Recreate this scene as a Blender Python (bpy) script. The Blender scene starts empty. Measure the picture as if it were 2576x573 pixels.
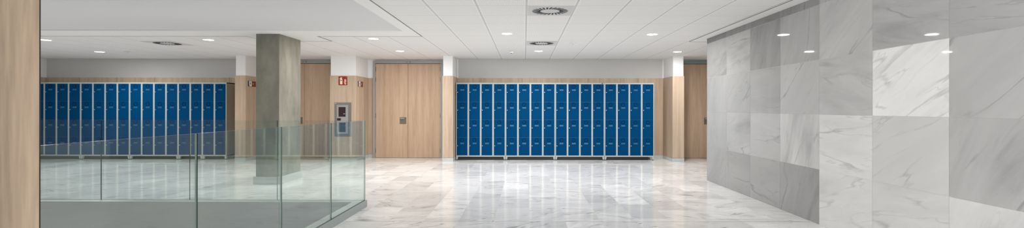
import bpy, bmesh, math, random
from mathutils import Vector, Matrix
random.seed(7)
PI = math.pi
sc = bpy.context.scene
C = sc.collection
F, CX, CY, H, CE = 1200.0, 1320.0, 272.0, 1.27, 2.51   # focal length in px, principal point, eye height, ceiling height

# ------------------------------------------------------------ node helpers
def new_mat(name):
    m = bpy.data.materials.new(name); m.use_nodes = True
    nt = m.node_tree; nt.nodes.clear()
    out = nt.nodes.new('ShaderNodeOutputMaterial')
    return m, nt, out
def N(nt, typ, **kw):
    n = nt.nodes.new(typ)
    for k, v in kw.items():
        if k.startswith('i_'):
            n.inputs[int(k[2:])].default_value = v
        else: setattr(n, k, v)
    return n
def L(nt, a, b): nt.links.new(a, b)
def math_n(nt, op, a, b=None, c=None):
    n = nt.nodes.new('ShaderNodeMath'); n.operation = op
    for i, v in enumerate((a, b, c)):
        if v is None: continue
        if isinstance(v, (int, float)): n.inputs[i].default_value = v
        else: nt.links.new(v, n.inputs[i])
    return n.outputs[0]
def mixc(nt, fac, a, b, mode='MIX'):
    n = nt.nodes.new('ShaderNodeMix'); n.data_type = 'RGBA'; n.blend_type = mode
    for s, v in ((n.inputs[0], fac), (n.inputs[6], a), (n.inputs[7], b)):
        if isinstance(v, (int, float)): s.default_value = v
        elif isinstance(v, tuple): s.default_value = (v[0], v[1], v[2], 1)
        else: nt.links.new(v, s)
    return n.outputs[2]
def bsdf(nt, out, col=None, rough=.5, metal=0, spec=.5):
    b = nt.nodes.new('ShaderNodeBsdfPrincipled')
    b.inputs['Roughness'].default_value = rough; b.inputs['Metallic'].default_value = metal
    b.inputs['Specular IOR Level'].default_value = spec
    if isinstance(col, tuple): b.inputs['Base Color'].default_value = (*col, 1)
    elif col is not None: nt.links.new(col, b.inputs['Base Color'])
    nt.links.new(b.outputs[0], out.inputs[0])
    return b
def s2l(r, g, b):
    f = lambda c: (c/255/12.92) if c/255 <= .04045 else ((c/255+.055)/1.055)**2.4
    return (f(r), f(g), f(b))
def plain(name, col, rough=.5, metal=0, spec=.5, var=.06, scale=6.0):
    m, nt, out = new_mat(name)
    geo = N(nt, 'ShaderNodeNewGeometry')
    no = N(nt, 'ShaderNodeTexNoise'); no.inputs['Scale'].default_value = scale; no.inputs['Detail'].default_value = 4
    L(nt, geo.outputs['Position'], no.inputs['Vector'])
    c = mixc(nt, no.outputs[0], tuple(x*(1-var) for x in col), tuple(min(1, x*(1+var)) for x in col))
    bsdf(nt, out, c, rough, metal, spec)
    return m
def emis(name, col, s):
    m, nt, out = new_mat(name)
    e = N(nt, 'ShaderNodeEmission'); e.inputs[0].default_value = (*col, 1); e.inputs[1].default_value = s
    L(nt, e.outputs[0], out.inputs[0]); return m
def pos(nt):
    g = N(nt, 'ShaderNodeNewGeometry'); s = N(nt, 'ShaderNodeSeparateXYZ'); L(nt, g.outputs['Position'], s.inputs[0])
    return g, s

# ------------------------------------------------------------ materials
def wood_mat(name, c1, c2, sx=14.0, sz=.55, rough=.45, mottled=0.0):
    m, nt, out = new_mat(name)
    g, s = pos(nt)
    mp = N(nt, 'ShaderNodeMapping'); mp.inputs['Scale'].default_value = (sx, sx, sz)
    L(nt, g.outputs['Position'], mp.inputs[0])
    n1 = N(nt, 'ShaderNodeTexNoise'); n1.inputs['Scale'].default_value = 1; n1.inputs['Detail'].default_value = 3; n1.inputs['Distortion'].default_value = .3
    L(nt, mp.outputs[0], n1.inputs['Vector'])
    mp2 = N(nt, 'ShaderNodeMapping'); mp2.inputs['Scale'].default_value = (sx*9, sx*9, sz*7)
    L(nt, g.outputs['Position'], mp2.inputs[0])
    n2 = N(nt, 'ShaderNodeTexNoise'); n2.inputs['Scale'].default_value = 1; n2.inputs['Detail'].default_value = 4
    L(nt, mp2.outputs[0], n2.inputs['Vector'])
    f = math_n(nt, 'ADD', math_n(nt, 'MULTIPLY', n1.outputs[0], .6), math_n(nt, 'MULTIPLY', n2.outputs[0], .4))
    r = N(nt, 'ShaderNodeValToRGB'); r.color_ramp.elements[0].position = .36; r.color_ramp.elements[1].position = .64
    r.color_ramp.elements[0].color = (*c1, 1); r.color_ramp.elements[1].color = (*c2, 1)
    L(nt, f, r.inputs[0])
    bsdf(nt, out, r.outputs[0], rough, 0, .3)
    return m
def marble_mat(name, light, mid, dark, rough, spec, plane, ang, sc_, detail, vein_w, vein_amt):
    """tone / seeds come from a per-tile colour attribute; streaks run along one direction turned by a seed"""
    m, nt, out = new_mat(name)
    g, s = pos(nt)
    at = N(nt, 'ShaderNodeAttribute'); at.attribute_name = 'tile'
    sp = N(nt, 'ShaderNodeSeparateColor'); L(nt, at.outputs['Color'], sp.inputs[0])
    tone, s1, s2 = sp.outputs
    a = s.outputs[0] if plane == 'floor' else math_n(nt, 'MULTIPLY', s.outputs[1], -1.0)
    b_ = s.outputs[1] if plane == 'floor' else s.outputs[2]
    p = N(nt, 'ShaderNodeCombineXYZ')
    L(nt, math_n(nt, 'MULTIPLY_ADD', s1, 37.0, a), p.inputs[0]); L(nt, math_n(nt, 'MULTIPLY_ADD', s2, 53.0, b_), p.inputs[1])
    L(nt, math_n(nt, 'MULTIPLY', s1, 9.0), p.inputs[2])
    rot = N(nt, 'ShaderNodeVectorRotate'); rot.rotation_type = 'Z_AXIS'
    L(nt, p.outputs[0], rot.inputs['Vector']); L(nt, math_n(nt, 'MULTIPLY_ADD', s2, -(ang[1]-ang[0]), -ang[0]), rot.inputs['Angle'])
    def noise(scale, det, ro, dist):
        mp = N(nt, 'ShaderNodeMapping'); mp.inputs['Scale'].default_value = scale; L(nt, rot.outputs[0], mp.inputs[0])
        n = N(nt, 'ShaderNodeTexNoise'); n.inputs['Scale'].default_value = 1; n.inputs['Detail'].default_value = det
        n.inputs['Roughness'].default_value = ro; n.inputs['Distortion'].default_value = dist
        L(nt, mp.outputs[0], n.inputs['Vector']); return n.outputs[0]
    k = sc_
    cloud = noise((.9*k, 1.8*k, 1), 4, .5, .35)
    streak = noise((1.1*k, 5.2*k, 1), detail, .62, .5)
    vn = noise((.32*k, 1.9*k, 1), 6, .45, .15)
    vn2 = noise((.5*k, 3.0*k, 1), 7, .5, .3)
    f = math_n(nt, 'ADD', math_n(nt, 'MULTIPLY', cloud, .5), math_n(nt, 'MULTIPLY', streak, .5))
    r = N(nt, 'ShaderNodeValToRGB'); r.color_ramp.elements[0].position = .33; r.color_ramp.elements[1].position = .58
    r.color_ramp.elements[0].color = (*dark, 1); r.color_ramp.elements[1].color = (*light, 1)
    e2 = r.color_ramp.elements.new(.45); e2.color = (*mid, 1)
    calm = math_n(nt, 'MULTIPLY', math_n(nt, 'FRACT', math_n(nt, 'MULTIPLY', s1, 7.3)), .75)   # some slabs are plainer than others
    f = math_n(nt, 'ADD', math_n(nt, 'MULTIPLY', f, math_n(nt, 'SUBTRACT', 1.0, calm)), math_n(nt, 'MULTIPLY', calm, .485))
    L(nt, f, r.inputs[0])
    def vein(v, w):
        mr = N(nt, 'ShaderNodeMapRange'); mr.inputs[1].default_value = 0; mr.inputs[2].default_value = w; mr.inputs[3].default_value = 1; mr.inputs[4].default_value = 0
        L(nt, math_n(nt, 'ABSOLUTE', math_n(nt, 'SUBTRACT', v, .5)), mr.inputs[0]); return mr.outputs[0]
    mask = N(nt, 'ShaderNodeMapRange'); mask.inputs[1].default_value = .42; mask.inputs[2].default_value = .60
    L(nt, streak, mask.inputs[0])
    vm = math_n(nt, 'MULTIPLY', math_n(nt, 'MAXIMUM', vein(vn, vein_w), math_n(nt, 'MULTIPLY', vein(vn2, vein_w*.8), .6)), math_n(nt, 'MULTIPLY', mask.outputs[0], vein_amt))
    c = mixc(nt, vm, r.outputs[0], tuple(x*.55 for x in dark))
    t = math_n(nt, 'MULTIPLY', tone, 2.0)
    tc = N(nt, 'ShaderNodeCombineColor')
    for i in range(3): L(nt, t, tc.inputs[i])
    c = mixc(nt, 1.0, c, tc.outputs[0], 'MULTIPLY')
    bsdf(nt, out, c, rough, 0, spec)
    return m
M = {}
M['wood'] = wood_mat('pale oak veneer', s2l(180, 157, 135), s2l(205, 183, 160))
M['doorwood'] = wood_mat('oak door veneer', s2l(182, 154, 129), s2l(206, 179, 153), 11)
M['nearwood'] = wood_mat('oak board', s2l(113, 98, 82), s2l(143, 126, 107), 7, .8)
M['plaster'] = plain('white plaster', (.85, .845, .84), .7, var=.015)
M['plaster_shaded'] = plain('grey shaded plaster', (.57, .56, .55), .7, var=.015)  # shade of the recess walls put into a greyer plaster colour
M['ceil_white'] = plain('white gypsum ceiling', (.86, .86, .85), .75, var=.01)
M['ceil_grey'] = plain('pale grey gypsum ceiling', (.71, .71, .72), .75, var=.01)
M['floor'] = marble_mat('polished floor marble', s2l(247, 246, 245), s2l(232, 231, 230), s2l(158, 159, 161), .10, .13, 'floor', (-.6, .9), 2.4, 14, .010, .9)
M['wallmarble'] = marble_mat('honed wall marble', s2l(236, 236, 235), s2l(222, 222, 221), s2l(190, 190, 190), .03, .06, 'wall', (-.25, 1.35), 1.0, 7, .010, .5)
M['basemarble'] = plain('grey marble skirting', s2l(196, 199, 196), .3, var=.12, scale=9)
M['grout'] = plain('grout', s2l(212, 211, 208), .6)
M['walljoint'] = plain('light joint', s2l(232, 232, 230), .6)
M['joint_and_shadow'] = plain('expansion joint and shadow line', s2l(150, 148, 145), .5)
M['blue'] = plain('blue painted steel', s2l(0, 66, 112), .55, 0, .03, var=.03, scale=2)
M['darkblue'] = plain('dark blue vent', s2l(0, 42, 84), .7, 0, .02, var=.02)
M['label'] = plain('label holder plastic', s2l(55, 112, 145), .35, var=.03)
M['labelin'] = plain('label card', s2l(25, 90, 128), .4, var=.03)
M['lockergrey'] = plain('light grey painted steel', s2l(180, 186, 184), .5, 0, .2, var=.02)
M['locker_shade'] = plain('shade tinted side steel', s2l(158, 152, 136), .5, var=.03)  # locker grey with recess shade and wood reflection put into the colour
M['chrome'] = plain('bright lock metal', s2l(190, 190, 188), .35, .3)
M['black'] = plain('black rubber', (.012, .012, .012), .5)
M['darkgap'] = plain('dark gap', (.05, .045, .04), .8)
M['frame'] = plain('grey painted frame', s2l(158, 158, 156), .4, var=.02)
M['frame_teal'] = plain('blue grey painted frame', s2l(140, 154, 158), .4, var=.02)
M['steel'] = plain('brushed stainless steel', s2l(150, 146, 142), .35, .6, var=.05, scale=20)
M['steel_light'] = plain('light stainless steel', s2l(190, 188, 186), .3, .5, var=.05, scale=20)
M['handle'] = plain('grey metal grip plate', s2l(118, 114, 102), .4, .3)
M['handlebar'] = plain('light metal grip bar', s2l(200, 195, 185), .3, .4)
M['hinge'] = plain('dark bronze hinge', s2l(110, 98, 85), .4, .4)
M['red'] = plain('dark red sign', s2l(150, 18, 18), .4, var=.02)
M['cream'] = plain('cream sign print', s2l(236, 224, 190), .5, var=.01)
M['brown'] = plain('brown sign', s2l(130, 62, 30), .4, var=.02)
M['signwhite'] = plain('white sign print', s2l(215, 215, 220), .4, var=.01)
M['signgrey'] = plain('grey sign print', s2l(120, 122, 125), .4, var=.01)
M['orange'] = plain('orange sign print', s2l(215, 140, 80), .4, var=.01)
M['windowdark'] = plain('dark cabinet window', s2l(62, 48, 50), .15, 0, .5, var=.25, scale=25)
M['windowblue'] = plain('blue grey cabinet window', s2l(76, 78, 84), .15, 0, .5, var=.2, scale=25)
M['kerb'] = plain('grey painted kerb', s2l(160, 167, 166), .45, var=.02)
M['kerbtop'] = plain('pale metal channel', s2l(205, 212, 210), .35, .2, var=.02)
M['slab'] = plain('grey slab edge', s2l(156, 156, 154), .7, var=.05, scale=2)
M['trimring'] = plain('white lamp ring', (.85, .85, .85), .4)
M['diffuser'] = plain('pale grey diffuser', s2l(208, 208, 207), .5, var=.01)
M['lamp'] = emis('lamp lens', (1, .99, .97), 14)
def concrete():
    m, nt, out = new_mat('fair faced concrete')
    g, s = pos(nt)
    n1 = N(nt, 'ShaderNodeTexNoise'); n1.inputs['Scale'].default_value = 2.2; n1.inputs['Detail'].default_value = 8; n1.inputs['Roughness'].default_value = .6
    mp = N(nt, 'ShaderNodeMapping'); mp.inputs['Scale'].default_value = (1, 1.4, .5); L(nt, g.outputs['Position'], mp.inputs[0]); L(nt, mp.outputs[0], n1.inputs['Vector'])
    r = N(nt, 'ShaderNodeValToRGB'); r.color_ramp.elements[0].position = .3; r.color_ramp.elements[1].position = .7
    r.color_ramp.elements[0].color = (*s2l(122, 121, 111), 1); r.color_ramp.elements[1].color = (*s2l(168, 163, 148), 1)
    L(nt, n1.outputs[0], r.inputs[0])
    v = N(nt, 'ShaderNodeTexVoronoi'); v.inputs['Scale'].default_value = 22; L(nt, g.outputs['Position'], v.inputs['Vector'])
    n3 = N(nt, 'ShaderNodeTexNoise'); n3.inputs['Scale'].default_value = 9; L(nt, g.outputs['Position'], n3.inputs['Vector'])
    pit = math_n(nt, 'MULTIPLY', math_n(nt, 'LESS_THAN', v.outputs['Distance'], .11), math_n(nt, 'GREATER_THAN', n3.outputs[0], .55))
    c = mixc(nt, math_n(nt, 'MULTIPLY', pit, .6), r.outputs[0], s2l(70, 70, 62))
    b = bsdf(nt, out, c, .75, 0, .2)
    bp = N(nt, 'ShaderNodeBump'); bp.inputs['Strength'].default_value = .25; bp.inputs['Distance'].default_value = .01
    n4 = N(nt, 'ShaderNodeTexNoise'); n4.inputs['Scale'].default_value = 14; n4.inputs['Detail'].default_value = 6; L(nt, g.outputs['Position'], n4.inputs['Vector'])
    L(nt, n4.outputs[0], bp.inputs['Height']); L(nt, bp.outputs[0], b.inputs['Normal'])
    return m
M['concrete'] = concrete()
def ceil_tiles():
    m, nt, out = new_mat('perforated ceiling tiles')
    g, s = pos(nt)
    X, Y = s.outputs[0], s.outputs[1]
    def dist(v, off, per):   # distance to the nearest grid line, metres
        f = math_n(nt, 'FRACT', math_n(nt, 'MULTIPLY_ADD', v, 1/per, -off/per + .5))
        return math_n(nt, 'MULTIPLY', math_n(nt, 'ABSOLUTE', math_n(nt, 'SUBTRACT', f, .5)), per)
    dx = dist(X, .02, .6); dy = dist(Y, 5.776, .6065)
    st = math_n(nt, 'SINE', math_n(nt, 'MULTIPLY', X, 2*PI/.0150))
    st = math_n(nt, 'GREATER_THAN', st, .15)
    dots = math_n(nt, 'GREATER_THAN', math_n(nt, 'SINE', math_n(nt, 'MULTIPLY', Y, 2*PI/.0150)), -.5)
    st = math_n(nt, 'MULTIPLY', st, math_n(nt, 'MULTIPLY_ADD', dots, .5, .5))
    inside = math_n(nt, 'MULTIPLY', math_n(nt, 'GREATER_THAN', dx, .028), math_n(nt, 'GREATER_THAN', dy, .018))
    st = math_n(nt, 'MULTIPLY', math_n(nt, 'MULTIPLY', st, inside), .38)
    c = mixc(nt, st, (.89, .885, .875), (.38, .38, .37))
    gx = math_n(nt, 'LESS_THAN', dx, .013); gy = math_n(nt, 'LESS_THAN', dy, .0055)
    c = mixc(nt, math_n(nt, 'MULTIPLY', gx, .8), c, (.55, .55, .545))
    c = mixc(nt, math_n(nt, 'MULTIPLY', gy, .8), c, (.42, .42, .42))
    bsdf(nt, out, c, .75, 0, .2)
    return m
M['tiles'] = ceil_tiles()
def glass(name, tint, ior=1.5, rough=0.0):
    m, nt, out = new_mat(name)
    tr = N(nt, 'ShaderNodeBsdfTransparent'); tr.inputs[0].default_value = (*tint, 1)
    gl = N(nt, 'ShaderNodeBsdfGlossy'); gl.inputs['Roughness'].default_value = rough; gl.inputs[0].default_value = (.92, 1, .97, 1)
    fr = N(nt, 'ShaderNodeFresnel'); fr.inputs[0].default_value = ior
    # same reflectance seen from either side of a face
    g = N(nt, 'ShaderNodeNewGeometry')
    lw = N(nt, 'ShaderNodeVectorMath', operation='DOT_PRODUCT'); L(nt, g.outputs['Incoming'], lw.inputs[0]); L(nt, g.outputs['Normal'], lw.inputs[1])
    cosv = math_n(nt, 'ABSOLUTE', lw.outputs['Value'])
    one = math_n(nt, 'SUBTRACT', 1.0, cosv)
    sch = math_n(nt, 'MULTIPLY_ADD', math_n(nt, 'POWER', one, 5.0), .96, .045)
    mx = N(nt, 'ShaderNodeMixShader'); L(nt, sch, mx.inputs[0]); L(nt, tr.outputs[0], mx.inputs[1]); L(nt, gl.outputs[0], mx.inputs[2])
    df = N(nt, 'ShaderNodeBsdfDiffuse'); df.inputs[0].default_value = (.30, .52, .48, 1)  # faint green diffuse veil standing in for reflected haze
    m2 = N(nt, 'ShaderNodeMixShader'); m2.inputs[0].default_value = .015
    L(nt, mx.outputs[0], m2.inputs[1]); L(nt, df.outputs[0], m2.inputs[2])
    L(nt, m2.outputs[0], out.inputs[0]); return m
M['glass'] = glass('clear green tinted safety glass', (.962, .986, .976))
M['glassedge'] = plain('dark green glass edge', s2l(22, 40, 38), .3, 0, .1, var=.02)
M['glassmid'] = plain('pale green glass edge', s2l(128, 146, 138), .2, 0, .5, var=.02)
M['glasstop'] = plain('polished glass top edge', s2l(176, 190, 184), .2, 0, .5, var=.02)

# ------------------------------------------------------------ mesh helpers
class MB:
    def __init__(s): s.bm = bmesh.new(); s.mats = []
    def mi(s, m):
        if m not in s.mats: s.mats.append(m)
        return s.mats.index(m)
    def quad(s, pts, m):
        f = s.bm.faces.new([s.bm.verts.new(p) for p in pts]); f.material_index = s.mi(m); return f
    def box(s, x0, x1, y0, y1, z0, z1, m, bev=0):
        vs = [s.bm.verts.new(p) for p in ((x0,y0,z0),(x1,y0,z0),(x1,y1,z0),(x0,y1,z0),(x0,y0,z1),(x1,y0,z1),(x1,y1,z1),(x0,y1,z1))]
        k = s.mi(m); fs = []
        for q in ((3,2,1,0),(4,5,6,7),(0,1,5,4),(1,2,6,5),(2,3,7,6),(3,0,4,7)):
            f = s.bm.faces.new([vs[i] for i in q]); f.material_index = k; fs.append(f)
        if bev:
            es = list({e for f in fs for e in f.edges})
            bmesh.ops.bevel(s.bm, geom=es, offset=bev, segments=2, profile=.7, affect='EDGES')
        return fs
    def prism(s, pts, axis, a, b, m):
        """extrude a 2D outline along an axis: axis 'z': pts (x,y); 'y': pts (x,z); 'x': pts (y,z)"""
        def P(u, v, w): return {'z': (u, v, w), 'y': (u, w, v), 'x': (w, u, v)}[axis]
        A = [s.bm.verts.new(P(u, v, a)) for u, v in pts]; B = [s.bm.verts.new(P(u, v, b)) for u, v in pts]
        k = s.mi(m); n = len(pts); fs = [s.bm.faces.new(A), s.bm.faces.new(B[::-1])]
        for i in range(n): fs.append(s.bm.faces.new((A[i], B[i], B[(i+1) % n], A[(i+1) % n])))
        for f in fs: f.material_index = k
        bmesh.ops.recalc_face_normals(s.bm, faces=fs)
        return fs
    def cyl(s, c, r0, r1, h, axis, m, n=24):
        pts0 = [(math.cos(2*PI*i/n), math.sin(2*PI*i/n)) for i in range(n)]
        def P(u, v, w): return {'z': (c[0]+u, c[1]+v, c[2]+w), 'y': (c[0]+u, c[1]+w, c[2]+v)}[axis]
        A = [s.bm.verts.new(P(u*r0, v*r0, 0)) for u, v in pts0]; B = [s.bm.verts.new(P(u*r1, v*r1, h)) for u, v in pts0]
        k = s.mi(m); fs = [s.bm.faces.new(A), s.bm.faces.new(B[::-1])]
        for i in range(n): fs.append(s.bm.faces.new((A[i], B[i], B[(i+1) % n], A[(i+1) % n])))
        for f in fs: f.material_index = k
        bmesh.ops.recalc_face_normals(s.bm, faces=fs)
    def ring(s, c, ri, ro, h, axis, m, n=32):
        def P(u, v, w): return {'z': (c[0]+u, c[1]+v, c[2]+w), 'y': (c[0]+u, c[1]+w, c[2]+v)}[axis]
        k = s.mi(m); R = []
        for r, w in ((ri, 0), (ro, 0), (ro, h), (ri, h)):
            R.append([s.bm.verts.new(P(r*math.cos(2*PI*i/n), r*math.sin(2*PI*i/n), w)) for i in range(n)])
        fs = []
        for a in range(4):
            A, B = R[a], R[(a+1) % 4]
            for i in range(n): fs.append(s.bm.faces.new((A[i], A[(i+1) % n], B[(i+1) % n], B[i])))
        for f in fs: f.material_index = k
        bmesh.ops.recalc_face_normals(s.bm, faces=fs)
    def build(s, name, parent=None, kind=None):
        me = bpy.data.meshes.new(name); s.bm.to_mesh(me); s.bm.free()
        for m in s.mats: me.materials.append(M[m])
        o = bpy.data.objects.new(name, me); C.objects.link(o)
        if parent: o.parent = parent
        if kind: o['kind'] = kind
        return o
def thing(name, label, cat, loc=(0, 0, 0), group=None):
    o = bpy.data.objects.new(name, None); C.objects.link(o); o.location = loc; o.empty_display_size = .1
    return tag(o, label, cat, group)
def tag(o, label, cat, group=None):
    o['label'] = label; o['category'] = cat
    if group: o['group'] = group
    return o
def copy_tree(o, parent=None):
    c = o.copy(); C.objects.link(c)
    if parent: c.parent = parent
    for ch in KIDS.get(o.name, []): copy_tree(ch, c)
    return c
KIDS = {}
def roll_fix(px, py): # small camera roll taken out of a picture point
    t = .0013; return px, py - t*(px-CX)
def at(px, py, h):    # point at height h seen at a picture point
    px, py = roll_fix(px, py); Y = (H-h)*F/(py-CY); return (px-CX)/F*Y, Y
def atY(px, py, Y):
    px, py = roll_fix(px, py); return (px-CX)/F*Y, H-(py-CY)/F*Y

# ------------------------------------------------------------ floor with the void
VX0, VX1, VY0, VY1 = -12.5, -2.175, 1.6, 6.03
JY = 5.35
def clip_out(x0, x1, y0, y1):
    """rectangle minus the void -> list of rectangles"""
    if x1 <= VX0 or x0 >= VX1 or y1 <= VY0 or y0 >= VY1: return [(x0, x1, y0, y1)]
    r = []
    if y0 < VY0: r.append((x0, x1, y0, VY0)); y0 = VY0
    if y1 > VY1: r.append((x0, x1, VY1, y1)); y1 = VY1
    if x1 > VX1: r.append((max(x0, VX1), x1, y0, y1))
    if x0 < VX0: r.append((x0, VX0, y0, y1))
    return [q for q in r if q[1]-q[0] > .001 and q[3]-q[2] > .001]
def set_tiles(o, data):
    ca = o.data.color_attributes.new('tile', 'FLOAT_COLOR', 'CORNER')
    for p in o.data.polygons:
        c = data.get(p.index, (.5, .5, .5))
        for li in p.loop_indices: ca.data[li].color = (*c, 1)
fl = MB(); tiles = {}
FX0, FX1, FY0, FY1 = -12.5, 8.0, -5.0, 12.45
special = [((1.05, 6.6), .40), ((.60, 5.75), .52), ((-.30, 7.75), .56), ((-.95, 6.0), .535), ((-1.3, 5.2), .545), ((-1.35, 6.4), .43), ((2.2, 7.4), .43),
           ((2.9, 6.6), .46), ((-.55, 5.6), .45), ((-1.75, 6.9), .45), ((-1.35, 7.3), .47)]
x = .057 - .4*32; rnd = random.Random(21)
g = .0009
while x < FX1:
    for (ya, yb) in ((FY0, JY-.003), (JY+.003, FY1)):
        y = (ya - rnd.uniform(0, .6)) if ya == FY0 else ya + rnd.choice((-.3, -.15, -.45, 0))
        while y < yb:
            ln = rnd.choice((.6, .6, .6, .8, .45))
            xa, xb, y0, y1 = max(x, FX0), min(x+.4, FX1), max(y, ya), min(y+ln, yb)
            if xb-xa > .01 and y1-y0 > .01:
                tone = rnd.gauss(.492, .036); tone = max(.405, min(.545, tone))
                sd = (rnd.random(), rnd.random())
                for (cx, cy), tv in special:
                    if xa < cx < xb and y0 < cy < y1: tone = tv
                for (a, b, c, d) in clip_out(xa, xb, y0, y1):
                    f = fl.quad(((a+g, c+g, 0), (b-g, c+g, 0), (b-g, d-g, 0), (a+g, d-g, 0)), 'floor')
                    fl.bm.faces.index_update(); tiles[len(fl.bm.faces)-1] = (tone, *sd)
            y += ln
    x += .4
for (a, b, c, d) in clip_out(FX0, FX1, FY0, FY1):
    fl.box(a, b, c, d, -.35, -.0012, 'grout')
fo = fl.build('floor', kind='structure'); set_tiles(fo, tiles)
js = MB(); js.box(VX1+.14, 3.2, JY-.003, JY+.003, -.001, .0006, 'joint_and_shadow'); js.build('trim_1', kind='structure')

# ------------------------------------------------------------ kerb and slab edge round the void
k = MB()
KO, KY = -2.035, 6.165       # outer faces of the kerb
GX, GY = -2.06, 6.145        # glass planes
k.box(GX+.011, KO, VY0-.13, KY, 0, .085, 'kerb')                 # outer lip, right run
k.box(VX0, GX+.011, GY+.011, KY, 0, .085, 'kerb')                # outer lip, far run
k.box(VX1-.0, GX-.011, VY0, GY-.011, 0, .085, 'kerbtop')         # inner lip, right run
k.box(VX0, VX1-.0, VY1, GY-.011, 0, .085, 'kerbtop')             # inner lip, far run
k.box(GX-.011, GX+.011, VY0-.13, GY+.011, 0, .078, 'darkgap')
k.box(VX0, GX-.011, GY-.011, GY+.011, 0, .078, 'darkgap')
k.build('trim_2', kind='structure')
sl = MB()
sl.box(VX0, VX1+.0, VY1-.012, VY1-.001, -1.3, .079, 'slab')
sl.box(VX1+.001, VX1+.012, VY0, VY1-.012, -1.3, .079, 'slab')
sl.build('trim_3', kind='structure')
lf = MB(); lf.box(VX0, VX1, VY0-1, VY1+.3, -3.3, -3.2, 'slab'); lf.build('floor.001', kind='structure')

# ------------------------------------------------------------ glass balustrade
def glass_panel(a, b, run, label):
    m = MB(); zt, zb, th = 1.109, .05, .006
    if run == 'far': x0, x1, y0, y1 = a+.0018, b-.0018, GY-th, GY+th
    else: x0, x1, y0, y1 = GX-th, GX+th, a+.004, b-.004
    fs = m.box(x0, x1, y0, y1, zb, zt, 'glass')
    ed, tp = m.mi('glassedge'), m.mi('glasstop')
    # faces order: bottom, top, front(-y), right(+x), back(+y), left(-x)
    fs[1].material_index = tp; fs[0].material_index = ed
    md = m.mi('glassmid')
    for i, q in (((3, md), (5, ed)) if run == 'far' else ((2, ed), (4, md))): fs[i].material_index = q
    o = m.build('glass_balustrade_panel')
    # origin at the foot of the panel
    cx, cy = (x0+x1)/2, (y0+y1)/2
    o.data.transform(Matrix.Translation((-cx, -cy, -zb))); o.location = (cx, cy, zb)
    tag(o, label, 'glass panel', 'glass balustrade panels round the floor opening')
fx = [-7.71, -6.585, -5.455, -4.313, -3.186, GX-.012]
fl_lab = ['clear glass panel of the far balustrade run hidden behind the foreground wood board',
          'clear glass panel of far balustrade run, beside the foreground wood board',
          'clear glass panel of far balustrade run, second from the wood board, before left lockers',
          'clear glass panel of far balustrade run crossing the pillar and left locker end',
          'glass panel of far balustrade run, last one at the corner right of the pillar']
for i in range(1, 5): glass_panel(fx[i], fx[i+1], 'far', fl_lab[i])
sy = [1.95, 2.992, 4.033, 5.07, GY-.0]
sl_lab = ['glass panel of the right balustrade run nearest the camera, beside wood board',
          'large near glass panel of right balustrade run, second from camera, overlapping the concrete pillar',
          'near glass panel of right balustrade run, third from camera, in front of the oak door',
          'near glass panel of right balustrade run at the corner, over the steel extinguisher cabinet']
for i in range(4): glass_panel(sy[i], sy[i+1]+(.006 if i == 3 else 0), 'side', sl_lab[i])

# ------------------------------------------------------------ ceiling
c = MB()
EX0, EX1, EY0, EY1 = -12.5, 6.6, -5.0, 12.45
def cq(x0, x1, y0, y1, m, z=CE): c.quad(((x0, y0, z), (x0, y1, z), (x1, y1, z), (x1, y0, z)), m)
YR = 8.202; YP = 8.809; XR = -1.78; XM = 3.05
IX, IY = -1.96, 7.65; MX_ = 3.23
cq(XR, XM, EY0, EY1, 'tiles')
cq(EX0, -4.78, YR, EY1, 'tiles'); cq(-4.78, -3.58, YP, EY1, 'tiles'); cq(-3.58, XR, YR, EY1, 'tiles')
cq(XM, EX1, YP, EY1, 'tiles')
e = .008   # the gypsum strips hang a touch lower than the tiles
def gyp(x0, x1, y0, y1): c.box(x0, x1, y0, y1, CE-e, CE+.03, 'ceil_white')
gyp(IX, XR, EY0, YR); gyp(EX0, IX, IY, YR); gyp(-4.78, -3.58, YR, YP); gyp(XM, EX1, EY0, YP)
for q in ((XR, XR+.009, EY0, YR), (-3.58, XR+.009, YR, YR+.028), (EX0, -4.78, YR, YR+.028), (-3.58, -3.568, YR, YP), (-4.792, -4.78, YR, YP), (-4.792, -3.568, YP, YP+.028), (XM-.006, XM, EY0, YP), (XM-.006, MX_+.6, YP, YP+.028)):
    c.box(*q, CE-e-.001, CE+.01, 'joint_and_shadow')  # dark strips drawn as the shadow line along the gypsum edges
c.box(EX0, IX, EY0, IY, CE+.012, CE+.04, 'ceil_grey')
c.box(EX0, EX1, EY0, EY1, CE+.05, CE+.15, 'ceil_white')
c.build('ceiling', kind='structure')

# ------------------------------------------------------------ back wall: piers, recesses, wainscot
prof = [(-12.5, 11.32), (-12.15, 11.32), (-12.15, 12.1), (-6.877, 12.1), (-6.877, 11.32), (-6.623, 11.32), (-6.623, 12.2), (-4.623, 12.2), (-4.623, 11.32),
        (-4.0, 11.32), (-4.0, 12.2), (-1.953, 12.2), (-1.953, 11.32), (-1.70, 11.32), (-1.70, 12.1), (3.51, 12.1), (3.51, 11.32), (3.783, 11.32), (3.783, 12.2), (6.6, 12.2)]
def off(pr, d):
    """push the profile into the wall by d (solid lies at larger y)"""
    r = []; n = len(pr)
    for i, (x, y) in enumerate(pr):
        dx = dy = 0
        for (a, b) in ((i-1, i), (i, i+1)):
            if a < 0 or b >= n: continue
            ex, ey = pr[b][0]-pr[a][0], pr[b][1]-pr[a][1]
            if abs(ex) > abs(ey): dy = d
            else: dx = d if ey < 0 else -d
        r.append((x+dx, y+dy))
    return r
def wallpart(d, z0, z1, m, name):
    b = MB(); p = off(prof, d)
    b.prism([(p[0][0], 12.45)] + p + [(p[-1][0], 12.45)], 'z', z0, z1, m)
    return b
WH, BH = 2.035, .092
wallpart(.014, WH, CE+.03, 'plaster', '').build('wall_back', kind='structure')
rb = MB()
rb.box(-12.136, -6.891, 12.108, 12.1135, WH, CE-.004, 'plaster_shaded'); rb.box(-1.686, 3.496, 12.108, 12.1135, WH, CE-.004, 'plaster_shaded')
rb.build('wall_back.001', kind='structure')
w = wallpart(0, BH, WH, 'wood', '')
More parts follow.
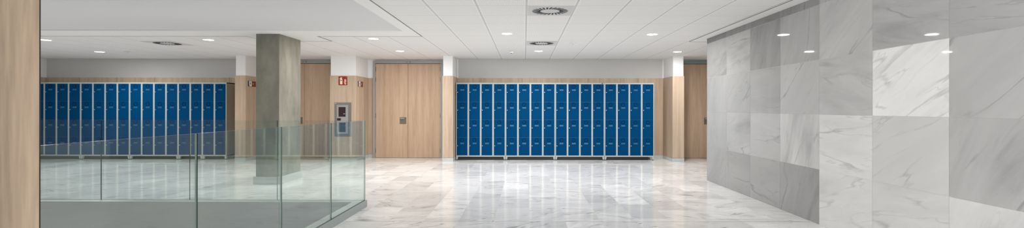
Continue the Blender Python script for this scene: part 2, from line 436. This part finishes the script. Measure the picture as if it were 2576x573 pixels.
for px in (200, 294, 389, 483, 577, 1217, 1313.6, 1411, 1508.5, 1605):
    X = (px-CX)/F*12.1; w.box(X-.0022, X+.0022, 12.0985, 12.101, BH, WH, 'darkgap')
for X, Y0, Y1 in ((-4.0, 11.9, 11.904), (-6.623, 11.9, 11.904)):
    w.box(X-.001, X+.001, Y0, Y1, BH, WH, 'darkgap')
w.build('trim_4', kind='structure')
b = wallpart(-.004, 0, BH-.004, 'basemarble', ''); b.build('baseboard_back', kind='structure')
b = wallpart(.006, BH-.004, BH, 'darkgap', ''); b.build('baseboard_back.001', kind='structure')
# side closures
b = MB(); b.box(-12.65, -12.5, -5, 12.45, -3.3, CE, 'plaster'); b.build('wall_left', kind='structure')
b = MB(); b.box(6.6, 6.75, 8.45, 12.45, 0, CE, 'plaster'); b.build('wall_side', kind='structure')

# ------------------------------------------------------------ marble wall on the right
MX = 3.23; wm = MB(); td = {}
ys = [8.43 - .8*i for i in range(0, 17)]   # joints
ys[0] = 8.455
zs = [0, .6025, 1.205, 1.8075, 2.41, CE]
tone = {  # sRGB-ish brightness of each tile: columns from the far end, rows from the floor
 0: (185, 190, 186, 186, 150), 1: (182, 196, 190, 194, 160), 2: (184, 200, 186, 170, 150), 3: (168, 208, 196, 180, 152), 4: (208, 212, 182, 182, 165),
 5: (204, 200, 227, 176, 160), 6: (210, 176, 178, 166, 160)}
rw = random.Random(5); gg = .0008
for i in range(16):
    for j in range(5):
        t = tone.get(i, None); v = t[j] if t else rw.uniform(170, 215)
        lin = (((v-(30, 28, 22, 14)[i] if i < 4 else v+2)/205.0)**2.2)*.5*.98  # far columns darkened in colour to offset the downlights near them
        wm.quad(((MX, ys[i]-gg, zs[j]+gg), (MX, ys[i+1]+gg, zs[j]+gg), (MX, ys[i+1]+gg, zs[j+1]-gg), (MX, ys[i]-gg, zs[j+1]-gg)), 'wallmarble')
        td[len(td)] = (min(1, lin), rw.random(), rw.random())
# end face of the wall turning the corner
for j in range(5):
    for q in range(5):
        xa = MX + q*.7; wm.quad(((xa, 8.4555, zs[j]), (xa, 8.4555, zs[j+1]), (xa+.7, 8.4555, zs[j+1]), (xa+.7, 8.4555, zs[j])), 'wallmarble')
        td[len(td)] = (.47, rw.random(), rw.random())
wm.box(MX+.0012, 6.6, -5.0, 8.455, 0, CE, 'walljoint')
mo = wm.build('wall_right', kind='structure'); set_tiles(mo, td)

# ------------------------------------------------------------ foreground board at the left edge
b = MB(); yb = 1.40; xe = (98.5-CX)/F*yb
b.box(-12.5, xe, yb, yb+.0035, 0, CE, 'nearwood'); b.box(-12.5, -1.6, yb+.0035, yb+.1, 0, CE, 'nearwood'); b.build('wall_front', kind='structure')
b = MB(); b.box(xe, xe+.0008, yb, yb+.0035, 0, CE, 'black'); b.build('trim_5', kind='structure')

# ------------------------------------------------------------ concrete pillar
X0, X1, PY0, PY1 = -4.48, -4.092, 7.95, 8.71
p = thing('concrete_pillar', 'square grey fair-faced concrete pillar standing on a low plinth behind glass', 'pillar', ((X0+X1)/2, (PY0+PY1)/2, 0))
b = MB(); fs = b.box(X0, X1, PY0, PY1, 0, CE-e, 'concrete', .008); o = b.build('shaft', p); o.matrix_parent_inverse = Matrix.Translation(-p.location)
b = MB(); b.box(X0-.03, X1+.03, PY0-.03, PY1+.03, 0, .125, 'basemarble', .003); o = b.build('plinth', p); o.matrix_parent_inverse = Matrix.Translation(-p.location)
def put(o, p): o.matrix_parent_inverse = Matrix.Translation(-Vector(p.location)); return o

# ------------------------------------------------------------ double doors
DY = 12.196
def double_door(jx, idx, label, plateon, framemat):
    LW, LT = .829, 2.403
    d = thing('door_%d' % idx, label, 'door', (jx, DY, 0)); d['kind'] = 'structure'
    f = MB(); fw = .06
    for (a, bb) in ((jx-LW-fw, jx-LW), (jx+LW, jx+LW+fw)):
        f.box(a, bb, DY-.05, DY, 0, LT+.004, framemat, 0)
    f.box(jx-LW-fw, jx+LW+fw, DY-.05, DY, LT+.004, LT+.072, framemat, .003)
    f.box(jx-LW-.002, jx+LW+.002, DY-.008, DY, LT-.006, LT+.006, 'darkgap')
    put(f.build('door_frame', d), d)
    for s in (-1, 1):
        l = MB(); a, bb = (jx-LW+.003, jx-.003) if s < 0 else (jx+.003, jx+LW-.003)
        l.box(a, bb, DY-.022, DY-.002, .006, LT-.006, 'doorwood', .002)
        lo = put(l.build('door_leaf', d), d)
        for py in (174, 200.5, 291, 379):
            z = H-(py-CY)/F*DY; hx = a if s < 0 else bb
            hm = MB(); hm.cyl((hx, DY-.03, z-.055), .009, .009, .11, 'z', 'hinge', 12)
            ho = hm.build('hinge', lo)
        if s < 0:
            hm = MB(); hx0, hx1 = jx-.209, jx-.042
            hm.box(hx0, hx1, DY-.03, DY-.022, .866, 1.036, 'handle', .003)
            ho = hm.build('handle', lo)
            ho['label'] = 'square grey metal grip plate with light bar'
            hm = MB(); hm.box(hx0+.018, hx0+.118, DY-.05, DY-.03, 1.0, 1.018, 'handlebar', .003)
            ho = hm.build('handle_bar', lo)
    g_ = MB(); g_.box(jx-.003, jx+.003, DY-.006, DY-.002, .006, LT-.006, 'darkgap'); put(g_.build('joint', d), d)
    if plateon:
        n = MB(); z0, z1 = LT+.02, LT+.058; x0, x1 = jx-.065, jx+.068; yf = DY-.052
        n.box(x0, x1, yf, DY-.05, z0, z1, 'frame', 0)
        n.box(x0, x0+.005, yf-.001, yf, z0+.004, z1-.004, 'signgrey'); n.box(x0, x0+.018, yf-.001, yf, z0, z0+.004, 'signgrey'); n.box(x0, x0+.018, yf-.001, yf, z1-.004, z1, 'signgrey')
        n.box(x0+.033, x0+.052, yf-.001, yf, z0+.008, z1-.014, 'darkgap')
        n.box(x0+.070, x0+.10, yf-.001, yf, z0+.014, z1-.016, 'signgrey')
        n.box(x1-.014, x1-.002, yf-.001, yf, z0, z1, 'darkgap')
        po = put(n.build('number_plate', d), d); po['label'] = 'small grey number plate on the frame head'
double_door(-2.978, 1, 'oak veneer double door with grey frame between the pier with signs and right lockers', True, 'frame')
double_door(-5.625, 2, 'oak veneer double door partly hidden behind the concrete pillar', True, 'frame')
double_door(4.787, 3, 'oak veneer door with blue-grey frame partly hidden behind the marble wall', False, 'frame_teal')

# ------------------------------------------------------------ lockers
LYF, LYB, LTOP, LBOT = 11.68, 12.06, 1.893, .0825
def mesh_of(mb, name):
    me = bpy.data.meshes.new(name); mb.bm.to_mesh(me); mb.bm.free()
    for m in mb.mats: me.materials.append(M[m])
    return me
FW = .0205                       # frame width either side of a door
ROWH = (LTOP-.035-LBOT-.033)/4
def vent_mesh():
    m = MB(); m.ring((0, 0, 0), .034, .043, -.003, 'y', 'darkblue', 28)
    for i in range(12):
        a = 2*PI*i/12; u, v = math.cos(a), math.sin(a)
        m.cyl((u*.045, 0, v*.044), .0055, .0045, -.004, 'y', 'darkblue', 8)
    return mesh_of(m, 'vent')
def label_mesh():
    m = MB(); w, h = .046, .0165
    m.box(-w+.006, w-.006, -.002, 0, -h+.005, h-.005, 'labelin')
    def rr(w, h, r):
        p = []
        for cx, cz, a0 in ((w-r, h-r, 0), (-w+r, h-r, 90), (-w+r, -h+r, 180), (w-r, -h+r, 270)):
            for t in (0, 30, 60, 90): a = math.radians(a0+t); p.append((cx+r*math.cos(a), cz+r*math.sin(a)))
        return p
    A, B = rr(w, h, .009), rr(w-.007, h-.007, .004); n = len(A); k = m.mi('label')
    rings = [[m.bm.verts.new((u, y, v)) for u, v in P] for P, y in ((A, 0), (A, -.005), (B, -.005), (B, 0))]
    for q in range(3):
        for i in range(n):
            f = m.bm.faces.new((rings[q][i], rings[q][(i+1) % n], rings[q+1][(i+1) % n], rings[q+1][i])); f.material_index = k
    bmesh.ops.recalc_face_normals(m.bm, faces=m.bm.faces)
    return mesh_of(m, 'label_holder')
def lock_mesh():
    m = MB(); m.cyl((0, 0, 0), .010, .010, -.004, 'y', 'chrome', 16); m.cyl((0, -.004, 0), .0065, .006, -.024, 'y', 'chrome', 12)
    m.cyl((0, -.028, 0), .009, .008, -.005, 'y', 'chrome', 12)
    return mesh_of(m, 'lock')
VM, LM, KM = vent_mesh(), label_mesh(), lock_mesh()
def foot_mesh(sx):     # sx = side on which the foot is upright (joint side)
    m = MB(); o = [(0, 0), (.052*sx, 0), (.036*sx, -.068), (.004*sx, -.068)]
    m.prism([(x, z) for x, z in o], 'y', 0, .045, 'lockergrey')
    return mesh_of(m, 'foot')
def tip_mesh(sx):
    m = MB(); a, b_ = sorted((.006*sx, .036*sx)); m.box(a, b_, .004, .040, -.0825, -.066, 'black', .003); return mesh_of(m, 'foot_tip')
FM = {s: foot_mesh(s) for s in (-1, 1)}; TM = {s: tip_mesh(s) for s in (-1, 1)}
door_cache = {}
def child(name, me, parent, loc):
    o = bpy.data.objects.new(name, me); C.objects.link(o); o.parent = parent; o.location = loc; return o
def locker(x0, x1, cols, label, group, yf, black_tag=False, side=False):
    W = x1-x0; P = W/cols; D = LYB-LYF
    t = thing('locker_unit', label, 'locker', (x0, yf, 0), group)
    m = MB(); g2 = .002
    # carcass
    m.box(g2, W-g2, .012, D, LBOT, LBOT+.02, 'lockergrey'); m.box(g2, W-g2, .012, D, LTOP-.02, LTOP, 'lockergrey')
    m.box(g2, W-g2, D-.01, D, LBOT, LTOP, 'lockergrey')
    for i in range(1, cols): m.box(P*i-.004, P*i+.004, .012, D-.01, LBOT+.02, LTOP-.02, 'lockergrey')
    for j in range(1, 4): m.box(g2+.01, W-g2-.01, .0025, D-.01, LBOT+.033+ROWH*j-.003, LBOT+.033+ROWH*j+.003, 'label')
    child('carcass', mesh_of(m, 'carcass'), t, (0, 0, 0))
    # face frame
    m = MB()
    m.box(g2, W-g2, 0, .014, LTOP-.035, LTOP, 'lockergrey', .002); m.box(g2, W-g2, 0, .014, LBOT, LBOT+.033, 'lockergrey', .002)
    for i in range(cols+1):
        a, b_ = max(g2, P*i-FW), min(W-g2, P*i+FW)
        m.box(a, b_, 0, .014, LBOT+.033, LTOP-.035, 'lockergrey', 0)
        if 0 < i < cols: m.box(P*i-.001, P*i+.001, -.0006, 0, LBOT+.036, LTOP-.038, 'frame')
    kp = MB(); kp.box(.03, W-.03 - (.10 if 'right end of the right' in label else 0), .06, .07, .002, LBOT, 'black'); child('under_shade_plate', mesh_of(kp, 'under_shade_plate'), t, (0, 0, 0))  # black plate stands in for the deep shade under the lockers
    child('frame', mesh_of(m, 'frame'), t, (0, 0, 0))
    for s in (0, 1):
        m = MB(); a = (g2, g2+.008) if s == 0 else (W-g2-.008, W-g2); m.box(a[0], a[1], .0145, D, LBOT, LTOP, 'locker_shade')
        child('side_panel', mesh_of(m, 'side_panel'), t, (0, 0, 0))
    key = (round(P, 4))
    if key not in door_cache:
        m = MB(); w = P-2*FW-.003
        m.box(-w/2, w/2, -.004, .012, .0022, ROWH-.0022, 'blue', .003)
        door_cache[key] = mesh_of(m, 'door')
    for i in range(cols):
        for j in range(4):
            z0 = LBOT+.033+ROWH*j
            d = child('door', door_cache[key], t, (P*(i+.5), 0, z0))
            child('vent', VM, d, (.0, -.004, ROWH-.062))
            child('label_holder', LM, d, (.002, -.004, ROWH-.143))
            child('lock', KM, d, (-(P/2-FW-.022), -.004, ROWH-.200))
    for s, X in ((1, g2), (-1, W-g2)):
        for y in (.004, D-.05):
            f = child('foot', FM[s], t, (X, y, LBOT)); child('foot_tip', TM[s], f, (0, 0, 0))
    if black_tag:
        m = MB(); m.box(W-.075, W-.035, -.005, 0, LTOP-.024, LTOP-.008, 'black', .002); m.box(W-.056, W-.053, -.006, -.005, LTOP-.018, LTOP-.014, 'chrome')
        o = child('name_tag', mesh_of(m, 'name_tag'), t, (0, 0, 0)); o['label'] = 'small black tag on top rail'
    return t
rx = [(px-CX)/F*LYF for px in (1147, 1271.7, 1396.8, 1520.8, 1645.5)]
rl = ['blue 16-door locker unit at left end of right bank, beside the narrow oak pier',
      'blue 16-door locker unit, second from left in the right bank',
      'blue 16-door locker unit, third from left in right bank, small black tag on top rail',
      'blue 16-door locker unit at right end of the right bank, nearest the marble wall']
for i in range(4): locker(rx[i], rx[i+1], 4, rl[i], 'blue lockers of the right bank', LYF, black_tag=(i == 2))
LYL = 11.74
lx = [(px-CX)/F*LYL for px in (81, 203, 326, 448, 509, 569.7)]
ll = [(4, 'blue locker unit at left end of left bank, partly hidden by the foreground wood board'),
      (4, 'blue 16-door locker unit, second from the left in the left bank behind glass'),
      (4, 'blue 16-door locker unit, third from the left in the left bank behind glass'),
      (2, 'narrow blue two-column locker unit, second from right end of the left bank'),
      (2, 'narrow blue two-column locker unit at right end of left bank, showing its dull side panel')]
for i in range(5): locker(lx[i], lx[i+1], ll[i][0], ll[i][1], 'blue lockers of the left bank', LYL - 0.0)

# ------------------------------------------------------------ signs on the piers
SY = 11.32
def pier_xy(px, py): return atY(px, py, SY)
x0, z1 = pier_xy(851.6, 192); x1, z0 = pier_xy(873.6, 214)
s = thing('extinguisher_sign', 'square dark red sign with cream fire extinguisher and flames on oak pier', 'sign', ((x0+x1)/2, SY, (z0+z1)/2))
b = MB(); W = x1-x0; b.box(-W/2, W/2, -.004, 0, -W/2, W/2, 'red', .001); o = b.build('sign_plate', s)
b = MB(); y0, y1 = -.0055, -.004
def U(u, v): return ((u-.5)*W, (.5-v)*W)      # 0..1 picture coords on the sign
def poly(b, pts, m): b.prism([U(*p_) for p_ in pts], 'y', y0, y1, m)
poly(b, [(.17, .90), (.17, .36), (.20, .29), (.26, .25), (.36, .25), (.42, .29), (.45, .36), (.45, .90)], 'cream')
poly(b, [(.27, .25), (.27, .20), (.13, .30), (.10, .27), (.20, .15), (.30, .12), (.32, .08), (.37, .12), (.43, .13), (.44, .17), (.38, .18), (.38, .25)], 'cream')
o = b.build('extinguisher_symbol', s)
b = MB(); y0, y1 = -.0062, -.0055
poly(b, [(.22, .42), (.40, .42), (.40, .50), (.22, .50)], 'red'); b.build('symbol_band', s)
b = MB(); y0, y1 = -.0055, -.004
for cv in ([(.70, .89), (.66, .80), (.72, .84), (.80, .84), (.89, .76), (.88, .89), (.80, .93)],
           [(.64, .76), (.62, .62), (.67, .68), (.76, .73), (.85, .66), (.84, .74), (.76, .80)],
           [(.66, .60), (.65, .46), (.70, .54), (.79, .58), (.89, .50), (.90, .60), (.78, .66)],
           [(.68, .43), (.66, .30), (.72, .38), (.78, .46), (.84, .50), (.76, .53)],
           [(.78, .40), (.77, .26), (.82, .34), (.89, .44), (.86, .50), (.82, .46)]):
    poly(b, cv, 'cream')
b.build('flame_symbol', s)
b = MB(); poly(b, [(.86, .06), (.93, .06), (.93, .17), (.86, .17)], 'signgrey'); b.build('corner_mark', s)

def brown_sign(X, ya, yb, za, zb, label):
    s = thing('room_sign', label, 'sign', (X, ya, za), 'brown and white room signs on the pier sides')
    D_, Hh = yb-ya, zb-za
    b = MB(); b.box(0, .010, 0, D_, 0, Hh, 'signgrey', .001); b.build('sign_plate', s)
    def pnl(a, c_, z0_, z1_, m, t0=.010, t1=.0115): b.box(t0, t1, a*D_, c_*D_, z0_*Hh, z1_*Hh, m)
    b = MB(); pnl(.0, .10, 0, 1, 'black'); b.build('dark_edge', s)
    b = MB(); pnl(.10, .46, .03, .97, 'signwhite')
    pnl(.20, .36, .42, .64, 'signgrey', .0115, .0122); pnl(.24, .32, .50, .74, 'frame', .0122, .0128)
    b.build('white_panel', s)
    b = MB(); b.prism([(.04*D_, .03*Hh), (.22*D_, .03*Hh), (.13*D_, .36*Hh)], 'x', .0115, .0122, 'orange'); b.build('orange_figure', s)
    b = MB(); pnl(.47, 1, .0, 1, 'brown')
    for q in range(5): pnl(.53+q*.045, .53+q*.045+.03, .46, .55+(.03 if q in (1, 3) else 0), 'signwhite', .0115, .0122)
    b.build('brown_panel', s)
brown_sign(-4.0, 11.43, 11.765, 1.785, 1.915, 'small brown and white sign on side of the pier right of red sign')
brown_sign(-6.623, 11.407, 11.73, 1.785, 1.915, 'small brown and white sign on side of the pier just left of concrete pillar')

# ------------------------------------------------------------ extinguisher cabinet
def cab():
    x0, z1 = pier_xy(842.2, 257.4); x1, z0 = pier_xy(884, 342.8)
    t = thing('extinguisher_cabinet', 'stainless steel wall cabinet with two windows set in the oak pier', 'cabinet', (x0, SY, z0))
    def q(px, py): X, Z = pier_xy(px, py); return X-x0, Z-z0
    def bx(b, pa, pb, ya, yb, m, bev=0):
        (a, zt), (c_, zb) = q(*pa), q(*pb); b.box(a, c_, ya, yb, zb, zt, m, bev)
    b = MB(); bx(b, (842.2, 257.4), (884, 342.8), -.012, 0, 'steel', .003); b.build('flange', t)
    d = MB()
    # door leaf with two openings
    for pa, pb in (((848, 263.8), (876, 269)), ((848, 331.5), (876, 336.5)), ((848, 269), (852.3, 331.5)), ((870.3, 269), (876, 331.5)), ((852.3, 293.3), (870.3, 308))):
        bx(d, pa, pb, -.022, -.012, 'steel_light')
    do = d.build('door', t)
    b = MB(); bx(b, (852.3, 269), (870.3, 293.3), -.016, -.012, 'windowdark'); bx(b, (864.5, 285.5), (868.5, 286.6), -.017, -.016, 'signwhite'); o = b.build('window', do); o['label'] = 'upper dark red window'
    b = MB(); bx(b, (852.3, 308), (870.3, 331.5), -.016, -.012, 'windowblue'); o = b.build('window', do); o['label'] = 'lower grey window'
    b = MB(); bx(b, (849, 297), (858.2, 303), -.030, -.022, 'black', .002); b.build('lock', do)
    b = MB(); X, Z = q(845, 260.2); b.cyl((X, -.012, Z), .010, .009, -.004, 'y', 'signwhite', 16); o = b.build('badge', t); o['label'] = 'small round white badge'
cab()

# ------------------------------------------------------------ ceiling fittings
def downlight(px, py, label):
    X, Y = at(px, py, CE)
    t = thing('ceiling_downlight', label, 'ceiling light', (X, Y, CE), 'round recessed ceiling downlights')
    b = MB(); b.ring((0, 0, -.006), .088, .101, .0055, 'z', 'trimring', 36); b.build('trim_ring', t)
    b = MB(); b.cyl((0, 0, -.003), .088, .088, .002, 'z', 'lamp', 36); b.build('lens', t)
    la = bpy.data.lights.new('downlight_lamp', 'AREA'); la.shape = 'DISK'; la.size = .17; la.energy = 29; la.color = (1, .99, .975)
    lo = bpy.data.objects.new('downlight_lamp', la); C.objects.link(lo); lo.parent = t; lo.location = (0, 0, -.008)
for a in ((1275, 84, 'large bright round downlight left of the near air diffuser'),
          (939.5, 97, 'round downlight in the ceiling just above left of the open double door'),
          (1006, 128, 'small round downlight directly above the double door'),
          (1355, 128, 'small round downlight just beyond the second air diffuser, above right lockers'),
          (1640.5, 86, 'bright round downlight in the ceiling left of the marble wall'),
          (1704, 130, 'small round downlight above the narrow pier beside marble wall'),
          (524, 99.5, 'round downlight left of the concrete pillar top'),
          (250.5, 130, 'round downlight above the left lockers, left of the left diffuser'),
          (113, 100, 'round downlight touching the foreground wood board edge')):
    downlight(*a)
def diffuser(X, Y, label):
    t = thing('air_diffuser', label, 'air vent', (X, Y, CE), 'square swirl air diffusers in ceiling')
    b = MB(); b.box(-.282, .282, -.298, .298, -.004, -.0005, 'diffuser', .001); b.build('face_plate', t)
    b = MB(); n = 26
    for i in range(n):
        a = 2*PI*i/n; r0, r1, hw = .125, .232, .011
        tw = math.radians(22)
        c0 = Vector((math.cos(a)*r0, math.sin(a)*r0)); d = Vector((math.cos(a+tw), math.sin(a+tw))); nn = Vector((-d.y, d.x))
        c1 = c0 + d*(r1-r0)
        pts = [c0-nn*hw, c1-nn*hw, c1+nn*hw, c0+nn*hw]
        b.prism([(v.x, v.y) for v in pts], 'z', -.0062, -.0042, 'black')
    b.build('slots', t)
diffuser(.32, 6.08, 'large square swirl air diffuser nearest the camera in tiled ceiling')
diffuser(.32, 9.105, 'square swirl air diffuser further back above the right lockers')
diffuser(-6.88, 9.185, 'square swirl air diffuser in the ceiling before the left lockers')
def sensor(px, py, r, h, label, flush=False):
    X, Y = at(px, py, CE)
    t = thing('smoke_detector', label, 'smoke detector', (X, Y, CE))
    b = MB(); b.cyl((0, 0, -.002), r, r, -.012, 'z', 'trimring', 24); b.build('base', t)
    b = MB()
    if flush: b.cyl((0, 0, -.014), r*.45, r*.3, -h, 'z', 'diffuser', 20)
    else:
        b.cyl((0, 0, -.014), r*.72, r*.66, -.006, 'z', 'black', 24); b.cyl((0, 0, -.020), r*.85, r*.55, -h, 'z', 'trimring', 24)
        b.cyl((0, 0, -.020-h), r*.3, r*.25, -.006, 'z', 'black', 12)
    b.build('sensor_head', t)
sensor(1286, 127, .055, .032, 'small white smoke detector hanging below the ceiling near middle downlight')
sensor(1441, 108, .060, .008, 'flat pale ceiling detector right of the second air diffuser', True)
sensor(321, 129.5, .060, .008, 'flat pale ceiling detector right of the left-hand downlight', True)

# ------------------------------------------------------------ light
def area(name, loc, rot, sx, sy_, e_, col=(1, 1, 1)):
    la = bpy.data.lights.new(name, 'AREA'); la.shape = 'RECTANGLE'; la.size = sx; la.size_y = sy_; la.energy = e_; la.color = col
    o = bpy.data.objects.new(name, la); C.objects.link(o); o.location = loc; o.rotation_euler = rot; return o
area('rear_fill_light', (2.0, -4.6, 1.4), (math.radians(90), 0, 0), 7.0, 2.2, 420, (.98, .99, 1))  # added fill behind the camera, no window is modelled there
area('ceiling_fill_near', (1.0, -2.2, CE-.06), (0, 0, 0), 3.6, 3.4, 120)  # added soft fill at ceiling height behind the camera, no fitting modelled
area('void_fill_light', (-7.2, 3.8, -2.9), (PI, 0, 0), 6.0, 3.6, 90)  # added upward fill inside the void, brightens the ceiling above it
wd = bpy.data.worlds.new('world'); sc.world = wd; wd.use_nodes = True
bg = wd.node_tree.nodes['Background']; bg.inputs[0].default_value = (.95, .97, 1, 1); bg.inputs[1].default_value = 1.0

# ------------------------------------------------------------ camera
cam = bpy.data.cameras.new('camera'); co = bpy.data.objects.new('camera', cam); C.objects.link(co)
cam.sensor_fit = 'HORIZONTAL'; cam.sensor_width = 36; cam.lens = F/2576*36
cam.shift_x = -(CX-1288)/2576; cam.shift_y = (CY-286.5)/2576
cam.clip_start = .05; cam.clip_end = 100
co.matrix_world = Matrix.Translation((0, 0, H)) @ Matrix.Rotation(PI/2, 4, 'X') @ Matrix.Rotation(.0013, 4, 'Z')
sc.camera = co
sc.view_settings.view_transform = 'Standard'; sc.view_settings.look = 'None'; sc.view_settings.exposure = 0
sc.cycles.transparent_max_bounces = 24; sc.cycles.max_bounces = 10; sc.cycles.diffuse_bounces = 5
sc.cycles.use_denoising = True; sc.cycles.sample_clamp_indirect = 6
